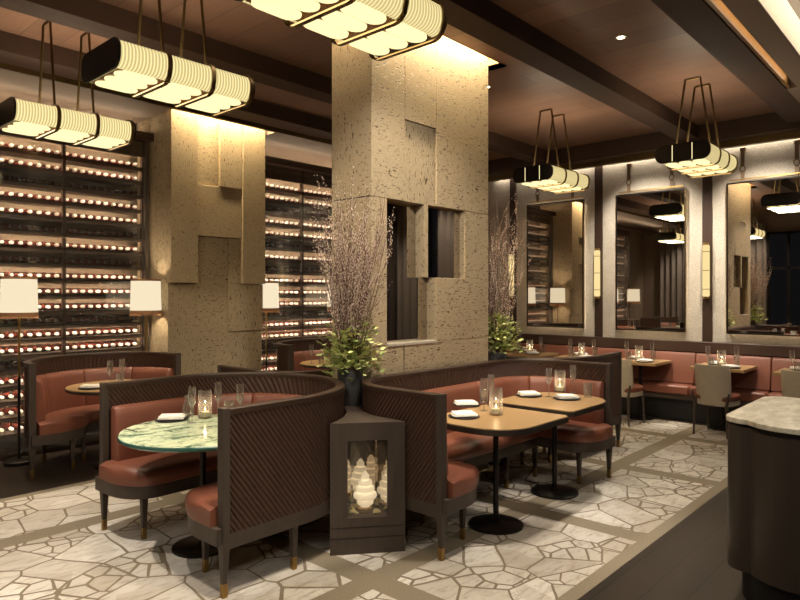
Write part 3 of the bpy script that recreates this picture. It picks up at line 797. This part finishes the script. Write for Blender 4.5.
# ------------------------------------------------------------------ pendants
def make_pendant(label, loc, slit=True):
    t = thing('pendant_lamp', label, 'pendant lamp', loc)
    L, a, h, r = .432, .245, .080, .068       # half length, half width, half height
    def prof(da=0, n=8):
        pts = []
        for cx, cz, a0 in ((a-r, h-r, 0), (-a+r, h-r, PI/2), (-a+r, -h+r, PI), (a-r, -h+r, 1.5*PI)):
            for i in range(n+1): q = a0+PI/2*i/n; pts.append((cx+(r+da)*math.cos(q), cz+(r+da)*math.sin(q)))
        return pts
    def ext(mb, pr, x0, x1, mi=0):
        n = len(pr); mb.add([(x0, y, z) for y, z in pr]+[(x1, y, z) for y, z in pr], [tuple(range(n)), tuple(range(2*n-1, n-1, -1))]+[(i, (i+1) % n, n+(i+1) % n, n+i) for i in range(n)], mi)
    # ribbed body: real flutes along its length
    pr0, pr1 = prof(0), prof(-.005); n = len(pr0); nf = int(2*L/.02); v = []; fa = []
    for i in range(2*nf+1):
        x = -L+2*L*i/(2*nf)
        for y, z in (pr0 if i % 2 else pr1): v.append((x, y, z))
    for i in range(2*nf):
        for k in range(n): fa.append((i*n+k, i*n+(k+1) % n, (i+1)*n+(k+1) % n, (i+1)*n+k))
    b = MB(); b.add(v, fa); b.build('glass_body', 'lit_ribbed_glass', t, True, angle=70)
    for sgn, m in ((-1, 'end_cap'), (1, 'end_cap')):
        e = MB(); ext(e, prof(.006), sgn*L, sgn*(L+.014)); c_ = e.build(m, 'black_metal', t, True, angle=30)
        for y in (-.09, .09):
            if sgn < 0 and slit: MB().box(-L-.016, y-.003, -h+.004, -L-.012, y+.003, h-.004).build('light_slit', 'lit_tube', c_, False)
    # three long diffuser tubes under the body
    MB().box(-L+.01, -a+.075, -h-.003, L-.01, a-.075, -h+.01).build('base_plate', 'old_brass', t, False)
    for y in (-.125, 0, .125):
        for k in range(3):
            x0, x1 = -L+.02+k*(2*L)/3, -L-.02+(k+1)*(2*L)/3; w = .054; pts = []
            for i in range(9): q = PI/2+PI*i/8; pts.append((x0+w+w*math.cos(q), y+w*math.sin(q)))
            for i in range(9): q = -PI/2+PI*i/8; pts.append((x1-w+w*math.cos(q), y+w*math.sin(q)))
            MB().prism(pts, -h-.014, -h+.004).build('diffuser', 'lit_tube', t, False, .004)
    for x in (-L/3, L/3, L-.012):
        s = MB(); p0, p1_ = prof(.004), prof(.013); n = len(p0)
        s.add([(x+dx, y, z-(.014 if z < -h+r*.5 else 0)) for dx in (-.013, .013) for pp in (p0, p1_) for y, z in pp],
              [(i+g, (i+1) % n+g, n+(i+1) % n+g, n+i+g) for g in (0, 2*n) for i in range(n)]+[(n+i, n+(i+1) % n, 3*n+(i+1) % n, 3*n+i) for i in range(n)])
        s.build('strap', 'strap_brass', t, True, angle=30)
    top = ZC-loc[2]
    for x in (-L/3, L/3):
        hg = MB(); w0, w1 = .07, .165
        hg.tube([(x, -w0, top-.012), (x, w0, top-.012)], .009, 6)
        for sg in (-1, 1): hg.tube([(x, sg*w0, top-.012), (x, sg*w1, h+.004)], .010, 6)
        hg.build('hanger', 'strap_brass', t)
    area('pendant_light', (loc[0], loc[1], loc[2]-h-.018), (0, 0, 0), .8, .4, 14, (1, .86, .62))
    area('pendant_uplight', (loc[0], loc[1], loc[2]+h+.004), (PI, 0, 0), .7, .36, 9, (1, .86, .64))
    return t
PZ = 2.945
PL = [((2.0, 5.37), 'lit ribbed-glass box pendant nearest the wine wall, high at the left edge'),
      ((2.02, 3.75), 'lit ribbed-glass box pendant above the green marble table'),
      ((2.02, 2.17), 'lit ribbed-glass box pendant in front of the top of the stone column'),
      ((6.70, 3.68), 'lit ribbed-glass box pendant right of the stone column, over the mirror showing the wine rack'),
      ((6.70, 2.08), 'lit ribbed-glass box pendant hanging before the middle wall mirror, far right')]
for (x, y), lab in PL: make_pendant(lab, (x, y, PZ), x > 5)

# ------------------------------------------------------------------ floor lamps
def make_lamp(label, loc):
    t = thing('floor_lamp', label, 'floor lamp', loc)
    MB().lathe([(0, 0), (.135, 0), (.135, .03), (.12, .04), (.02, .045), (0, .045)], 32).build('base', 'black_metal', t)
    MB().lathe([(.013, .04), (.013, .82)], 12).build('lower_pole', 'black_metal', t)
    MB().lathe([(.011, .82), (.011, 1.66)], 12).build('upper_pole', 'brass', t)
    s = MB(); s.lathe([(.160, 1.42), (.155, 1.56), (.151, 1.76)], 40); s.f = s.f[:-2]; s.m = s.m[:-2]
    s.build('lamp_shade', 'lit_shade', t)
    MB().lathe([(.153, 1.75), (.154, 1.772), (.145, 1.772), (.145, 1.75), (.153, 1.75)], 40).build('top_trim', 'shade_trim', t)
    fr = MB(); fr.lathe([(.162, 1.395), (.163, 1.435), (.158, 1.435), (.157, 1.395), (.162, 1.395)], 40)
    for i in range(48): a = 2*PI*i/48; fr.tube([(.160*math.cos(a), .160*math.sin(a), 1.397), (.160*math.cos(a), .160*math.sin(a), 1.376)], .004, 4)
    fr.build('fringe', 'shade_trim', t)
    point('lamp_bulb', (loc[0], loc[1], 1.58), 24, (1, .82, .58), .05)
    return t
for x, y, lab in ((2.10, 6.78, 'brass floor lamp with pale drum shade cut by the left edge of the photo'),
                  (3.30, 6.68, 'brass floor lamp with pale drum shade touching the left side of the stone pillar'),
                  (4.92, 6.74, 'brass floor lamp half hidden behind the right edge of the layered stone pillar'),
                  (6.16, 6.74, 'brass floor lamp with pale drum shade behind the flowering branches'),
                  (.85, 6.74, 'brass floor lamp with pale shade seen only in the middle wall mirror')):
    make_lamp(lab, (x, y, 0))

# ------------------------------------------------------------------ mirrors, sconces, downlights
def make_mirror(label, y):
    t = thing('mirror', label, 'mirror', (XW-.03, y, 1.13)); hw, H = .455, 1.85
    MB().box(-.055, -hw, 0, -.03, hw, H).build('mirror_glass', 'mirror_glass', t, False)
    f = .016
    fr = MB().box(-.064, -hw-f, -f, -.026, -hw, H+f).box(-.064, hw, -f, -.026, hw+f, H+f).box(-.064, -hw, -f, -.026, hw, 0).box(-.064, -hw, H, -.026, hw, H+f)
    fr.build('frame', 'black_metal', t, False)
    MB().box(-.05, -hw+.02, H+.045, -.034, hw-.02, H+.06).build('hanging_bar', 'brass', t, False)
    MB().box(-.066, -hw-f-.002, -f+.002, -.064, -hw-f+.004, H+f).box(-.066, hw+f-.004, -f, -.064, hw+f+.002, H+f).build('frame_edge', 'brass', t, False)
    bl = MB()
    for s in (-1, 1): bl.box(-.02, s*(hw-.03)-.006, .03, -.012, s*(hw-.03)+.006, H-.03)
    bl.box(-.02, -hw+.03, .024, -.012, hw-.03, .036).box(-.02, -hw+.03, H-.036, -.012, hw-.03, H-.024)
    bl.build('halo_strip', 'led_warm', t, False)
    for s in (-1, 1):
        st = MB().box(-.045, s*.29-.022, H+.04, -.04, s*.29+.022, H+.15).box(-.045, s*.29-.022, H+.21, -.04, s*.29+.022, H+.40).box(-.045, s*.29-.03, H+.40, 0, s*.29+.03, H+.44)
        so = st.build('leather_strap', 'strap_leather', t, False)
        bk = MB(); bk.tube([(-.046, s*.29+.03*math.cos(q), H+.18+.036*math.sin(q)) for q in [2*PI*i/16 for i in range(17)]], .006, 6); bk.build('buckle_ring', 'strap_brass', so)
    return t
for y, lab in ((4.75, 'framed wall mirror nearest the stone column, reflecting the wine rack'), (3.325, 'framed middle wall mirror, reflecting a floor lamp and curtain'), (1.89, 'framed wall mirror farthest right, cut by the edge of the photo')):
    make_mirror(lab, y)
def make_sconce(label, y):
    t = thing('wall_sconce', label, 'wall lamp', (XW-.045, y, 1.55)); n = 16
    b = MB(); v = []
    b.lathe([(.03, .03), (.042, .04), (.042, .68), (.03, .69)], 20, (-.045, 0, 0)); b.build('glass_tube', 'lit_sconce', t)
    for z in (0, .69): MB().lathe([(0, z), (.034, z), (.034, z+.03), (0, z+.03)], 16, (-.045, 0, 0)).build('end_cap', 'brass', t)
    for z in (.12, .36, .60): MB().lathe([(.0435, z), (.0445, z+.004), (.0435, z+.008)], 20, (-.045, 0, 0)).build('ring', 'brass', t)
    MB().box(-.02, -.02, .1, 0, .02, .62).build('bracket', 'brass', t, False)
for y, lab in ((5.50, 'tubular glass wall lamp on the pilaster beside the flowering branches'), (4.07, 'tubular glass wall lamp between the first and middle mirrors'), (2.60, 'tubular glass wall lamp between the middle and right mirrors')):
    make_sconce(lab, y)
DLS = [(5.13, 2.19, 'small round ceiling downlight in the bay right of the stone column'), (3.71, 5.29, 'small round ceiling downlight beside the end of the pendant over the green table'), (5.44, 3.73, 'small round ceiling downlight beside the top right corner of the stone column')]
for x, y, lab in DLS:
    t = thing('downlight', lab, 'downlight', (x, y, ZC))
    MB().lathe([(.030, -.006), (.045, -.006), (.045, .004), (.030, .004), (.030, -.006)], 24).build('trim_ring', 'white_paint', t)
    MB().lathe([(0, -.003), (.030, -.003)], 24).build('lens', 'downlight', t)

# ------------------------------------------------------------------ tableware
def p_flute():
    b = MB(); b.lathe([(0, 0), (.030, 0), (.030, .003), (.005, .008), (.004, .09), (.010, .10), (.024, .125), (.026, .17), (.024, .225), (.0225, .225), (.0245, .17), (.022, .128), (.0, .104)], 18); b.v = [(x, y, z*1.06) for x, y, z in b.v]; return b
def p_tumbler():
    b = MB(); b.lathe([(0, 0), (.032, 0), (.036, .12), (.0345, .12), (.031, .008), (0, .008)], 16); return b
def p_carafe():
    b = MB(); b.lathe([(0, 0), (.038, 0), (.042, .03), (.03, .09), (.02, .12), (.026, .15), (.0245, .15), (.0185, .12), (.028, .088), (.04, .03), (0, .006)], 16); return b
protos = {}
def ware(kind, loc, label, group, rz=0):
    key = kind
    if key in protos: return copy_tree(protos[key], loc, rz, label, group)
    if kind in ('flute', 'tumbler', 'carafe'):
        mb = {'flute': p_flute, 'tumbler': p_tumbler, 'carafe': p_carafe}[kind]()
        o = mb.build({'flute': 'champagne_flute', 'tumbler': 'tumbler', 'carafe': 'carafe'}[kind], 'glass', angle=50)
        tag(o, label, {'flute': 'glass', 'tumbler': 'glass', 'carafe': 'carafe'}[kind], group); o.location = loc
    elif kind == 'candle':
        o = thing('candle_lantern', label, 'candle', loc, 0, group)
        MB().lathe([(.044, .0), (.046, .0), (.046, .19), (.044, .19), (.044, .0)], 20).build('glass_cylinder', 'glass', o)
        MB().lathe([(0, .001), (.043, .001), (.043, .012), (0, .012)], 20).build('base', 'brass', o)
        MB().lathe([(0, .012), (.03, .012), (.03, .045), (0, .043)], 16).build('candle', 'candle', o)
        MB().lathe([(0, .047), (.005, .052), (.006, .060), (.003, .072), (0, .078)], 8).build('flame', 'flame', o)
    elif kind == 'plate':
        o = MB().lathe([(0, 0), (.085, 0), (.11, .008), (.109, .0105), (.085, .007), (0, .007)], 32).build('plate', 'plate'); tag(o, label, 'plate', group); o.location = loc
    elif kind == 'napkin':
        b = MB(); b.box(-.085, -.06, 0, .085, .06, .009).box(-.08, -.058, .009, .085, .05, .017).box(-.08, -.05, .017, .07, .058, .024)
        o = b.build('napkin', 'napkin', None, True, .005); tag(o, label, 'napkin', group); o.location = loc
    o.rotation_euler = (0, 0, rz); protos[key] = o; return o
def place_set(items, tdesc, h=.75, grp=None):
    for kind, x, y, phr in items:
        nm = {'flute': 'champagne flute', 'tumbler': 'clear tumbler', 'carafe': 'small glass carafe', 'candle': 'lit candle in a glass cylinder', 'plate': 'dark round plate'}[kind]
        lab = ('%s %s %s' % (nm, phr, tdesc)).replace('  ', ' ')
        ware(kind, (x, y, h+.0006), lab, grp or 'tableware on the '+tdesc.split(' the ', 1)[-1])
        if kind == 'plate':
            ware('napkin', (x, y, h+.0114), ('white folded napkin %s %s' % (phr, tdesc)).replace('  ', ' '), 'napkins on the '+tdesc.split(' the ', 1)[-1], -.7)
        if kind == 'candle': point('candle_light', (x, y, h+.10), .22, (1, .72, .42), .008)
def px(kind, u, v, phr): p = at(u, v, .75); return (kind, p[0], p[1], phr)
place_set([px('plate', 172, 420, 'at the left'), px('carafe', 188, 416.8, ''), px('flute', 192, 423, 'left of the candle'), px('candle', 205, 418, ''),
           px('flute', 218, 416.5, 'just right of the candle'), px('tumbler', 229, 418.5, ''), px('flute', 240, 419, 'farthest right'), px('plate', 240, 427, 'beside the tumbler')], 'on the green marble table')
place_set([px('plate', 466, 405.5, 'farther back'), px('plate', 464, 417, 'nearer the front'), px('tumbler', 484, 403, ''), px('flute', 484, 411, 'left of the candle'), px('flute', 491, 406, 'closest behind the candle'),
           px('candle', 496, 415, '')], 'on the wooden table nearer the display case')
place_set([px('plate', 529, 396, 'at the left'), px('plate', 567, 399, 'at the right'), px('flute', 549, 397, 'left of the candle'), px('candle', 560, 392, ''),
           px('flute', 573, 392.5, 'right of the candle'), px('tumbler', 588, 397.5, '')], 'on the wooden table farther from the display case')
place_set([('plate', 2.45, 6.0, 'at the left'), ('plate', 2.90, 5.88, 'at the right'), ('flute', 2.62, 6.0, 'left of the tumbler'), ('flute', 2.76, 6.06, 'right of the tumbler'), ('tumbler', 2.68, 5.92, '')], 'on the round wooden table between two floor lamps')
place_set([('flute', 5.14, 6.12, ''), ('tumbler', 5.20, 6.0, 'at the left'), ('tumbler', 5.32, 5.94, 'at the right'), ('plate', 5.62, 6.04, '')], 'on the round wooden table behind the branches')
place_set([('plate', -.1, 5.9, ''), ('flute', .1, 5.85, ''), ('tumbler', .15, 6.05, '')], 'on the pale table seen in the middle mirror')
wd = ['on the wall table nearest the branches', 'on the wall table below the second sconce', 'on the wall table under the middle mirror', 'on the wall table left of the marble counter', 'on the wall table behind the marble counter']
for y, d in zip(TW, wd):
    place_set([('plate', 8.13, y-.12, 'nearer the chair'), ('plate', 8.46, y+.12, 'nearer the banquette'), ('candle', 8.29, y+.02, ''), ('flute', 8.21, y+.15, 'nearer the chair'), ('flute', 8.35, y-.13, 'nearer the banquette'), ('tumbler', 8.10, y+.08, 'nearer the chair'), ('tumbler', 8.47, y-.10, 'nearer the banquette')], d)

# ------------------------------------------------------------------ counter at the right
def rrect(x0, y0, x1, y1, r, n=8):
    pts = []
    for cx, cy, a0 in ((x1-r, y1-r, 0), (x0+r, y1-r, PI/2), (x0+r, y0+r, PI), (x1-r, y0+r, 1.5*PI)):
        for i in range(n+1): a = a0+PI/2*i/n; pts.append((cx+r*math.cos(a), cy+r*math.sin(a)))
    return pts
t = thing('service_counter', 'dark wooden service counter with rounded corner and veined marble top', 'counter')
x0, x1, y0, y1 = 3.60, 4.72, -1.3, 1.02
MB().prism(rrect(x0+.06, y0+.06, x1-.06, y1-.06, .2), 0, .16).build('toe_kick', 'black', t, True)
MB().prism(rrect(x0, y0, x1, y1-.10, .22), .15, .895).build('body', 'counter_wood', t, True)
MB().prism(rrect(x0+.10, y0+.2, x1-.02, y1, .10), .15, .905).build('end_panel', 'counter_wood', t, True)
MB().prism(rrect(x0+.025, y0+.02, x1-.02, y1-.12, .22), .89, .925).build('shadow_gap', 'black', t, True)
MB().prism(rrect(x0-.01, y0-.01, x1+.01, y1-.09, .22), .922, .95).build('worktop', 'counter_marble', t, True, .004)
MB().prism(rrect(x0+.10, y0+.2, x1-.02, y1+.012, .12), .921, .949).build('worktop_ledge', 'counter_marble', t, True, .003)

# ------------------------------------------------------------------ the room behind the camera (seen in the mirrors)
def curtain(name_label, x0, y0, x1, y1, z0, z1, m):
    n = int(math.hypot(x1-x0, y1-y0)/.02); b = MB(); v = []; L = math.hypot(x1-x0, y1-y0); dx, dy = (x1-x0)/L, (y1-y0)/L
    for i in range(n+1):
        s = L*i/n; o = .045*math.sin(s*2*PI/.16)+.012*math.sin(s*2*PI/.37)
        for th in (0, .008):
            for z in (z0, z1): v.append((x0+dx*s-dy*(o+th), y0+dy*s+dx*(o+th), z))
    f = []
    for i in range(n):
        a, c_ = 4*i, 4*(i+1); f += [(a, c_, c_+1, a+1), (a+2, a+3, c_+3, c_+2), (a, a+2, c_+2, c_), (a+1, c_+1, c_+3, a+3)]
    f += [(0, 1, 3, 2), (4*n, 4*n+2, 4*n+3, 4*n+1)]
    b.add(v, f); return tag(b.build('curtain', m), name_label, 'curtain')
curtain('pale grey full-length curtain seen in the middle wall mirror', XB+.12, 6.95, XB+.12, 5.7, .02, 3.5, 'curtain')
curtain('grey full-length curtain seen in the right wall mirror', XB+.12, 4.9, XB+.12, 4.2, .02, 3.5, 'curtain')
curtain('grey full-length curtain reflected in the right column mirror', XW-.14, .9, XW-.14, -.12, .02, 3.5, 'curtain')
curtain('grey full-length curtain left of the dark window, reflected in the lower column mirror', XW-.14, -.5, XW-.14, -1.0, .02, 3.5, 'curtain')
curtain('brown drape reflected at the left of the column mirrors', XW-.14, -1.02, XW-.14, -2.2, .02, 3.5, 'brown_drape')
def window(nm, x, y0, y1, sgn):
    w = bpy.data.objects.new(nm, None); C.objects.link(w); struct(w)
    MB().box(x, y0, .3, x+.02*sgn, y1, 3.2).build('pane', 'dusk', w, False)
    f = MB()
    for y in (y0, (y0+y1)/2, y1): f.box(x-.0*sgn, y-.03, .25, x-.06*sgn, y+.03, 3.25)
    for z in (.28, 2.3, 3.22): f.box(x, y0, z-.03, x-.06*sgn, y1, z+.03)
    f.build('frame', 'black_metal', w, False)
window('window_1', XW-.03, -.62, -.1, 1)
window('window_2', XB+.03, 4.95, 5.65, -1)
window('window_3', XB+.03, 3.2, 4.15, -1)

# ------------------------------------------------------------------ light
W = bpy.data.worlds.new('world'); sc.world = W; W.use_nodes = True
W.node_tree.nodes['Background'].inputs[0].default_value = (.06, .05, .04, 1); W.node_tree.nodes['Background'].inputs[1].default_value = .3
WARM = (1, .915, .79)
area('column_slot_light', ((CX0+CX1)/2, CY0-.06, ZC+.25), (0, 0, 0), 1.5, .05, 120, (1, .82, .54))
area('column_slot_light', (CX0-.08, (CY0+CY1)/2, ZC+.25), (0, 0, 0), .05, .4, 16, (1, .80, .50))
area('column_slot_light', (CX1+.08, (CY0+CY1)/2, ZC+.25), (0, 0, 0), .05, .4, 16, (1, .80, .50))
area('column_slot_light', (CX1+.02, (CY0+CY1)/2, ZC+.10), (0, -PI/2, 0), .06, .3, 3, (1, .76, .44))
area('column_slot_light', (CX0-.02, (CY0+CY1)/2, ZC+.10), (0, PI/2, 0), .06, .3, 3, (1, .76, .44))
area('soffit_light', (.9, 6.94, 3.42), (PI+.3, 0, 0), 5, .04, 8, (1, .84, .62))
area('soffit_light', (6.8, 6.94, 3.42), (PI+.3, 0, 0), 3.9, .04, 6, (1, .84, .62))
area('pillar_slot_light', ((PX0+PX1)/2, PY0-.07, ZC+.10), (0, 0, 0), 1.2, .05, 65, (1, .80, .48))
area('cove_light', (8.735, 3.6, 3.50), (0, 0, 0), .03, 4.4, 15, (1, .88, .72))
area('lounge_slot_light', (2.65, 1.29, ZB+.05), (math.radians(118), 0, 0), 8.4, .02, 9, (1, .82, .58))
area('lounge_cove_light', (3.5, 1.0, ZB+.05), (PI-.5, 0, 0), 9, .04, 14, (1, .88, .7))
S = [((-.6, 5.6, 3.5), (-1.6, 6.2, 1.6), 130, 75), ((-.6, 4.0, 3.6), (-1.6, 4.3, 1.6), 110, 75), ((2.7, 2.75, 3.68), (3.2, 3.38, 1.1), 210, 26), ((2.2, 3.3, 3.68), (2.19, 3.67, .75), 200, 26), ((3.2, 2.3, 3.68), (3.8, 2.5, .75), 140, 26), ((5.13, 2.19, 3.68), (4.75, 2.5, .75), 150, 26),  # the curtain and plant spots are added for brightness, without fixtures
     ((5.13, 2.19, 3.68), (5.2, 2.1, 0), 190, 60), ((3.71, 5.29, 3.68), (2.75, 5.95, .6), 200, 40),
     ((1.0, 4.2, 3.68), (1.2, 4.5, 0), 420, 50), ((1.9, 2.3, 3.68), (2.2, 2.1, 0), 380, 50), ((3.4, 1.9, 3.68), (3.6, 1.95, 0), 300, 50), ((6.9, 2.1, 3.55), (6.8, 2.0, 0), 190, 55),
     ((5.44, 3.73, 3.68), (5.9, 5.6, .6), 160, 40), ((.6, 5.1, 3.68), (.1, 6.0, .6), 200, 45), ((1.0, 1.9, 3.68), (1.1, 2.6, 0), 200, 55),
     ((4.4, .4, 3.6), (4.1, .5, .95), 230, 45), ((7.9, .2, 3.6), (8.7, -.2, 1.4), 130, 70), ((7.9, -1.4, 3.6), (8.7, -1.6, 1.4), 130, 70),  # spots added to brighten the counter and the mirrored curtains
     ((2.6, 1.8, 3.6), (3.9, 3.36, 1.7), 260, 62)]  # added spot that lifts the column front
for y in TW: S.append(((7.9, y, 3.62), (8.25, y, .75), 115, 26))
for y in (4.75, 3.325, 1.9): S.append(((7.6, y, 3.62), (8.8, y, 1.9), 300, 75))  # added washers, no fixtures, to brighten the mirror wall plaster
for x, y in ((-.8, .2), (1.2, -.6), (3.2, -1.0), (-.6, 2.6)): S.append(((x, y, 3.55), (x+1.0, y+1.0, 0), 90, 150))  # added wide fill spots over the lounge, no lamps modelled there
for a, b, e, ang_ in S: spot('downlight_and_fill_beam', a, b, e, ang_, col=WARM)  # ceiling downlights and added fixtureless fill spots alike
sc.cycles.use_denoising = True
sc.cycles.max_bounces = 8; sc.cycles.diffuse_bounces = 3; sc.cycles.glossy_bounces = 4; sc.cycles.transparent_max_bounces = 12
sc.cycles.sample_clamp_indirect = 4; sc.cycles.caustics_reflective = False; sc.cycles.caustics_refractive = False
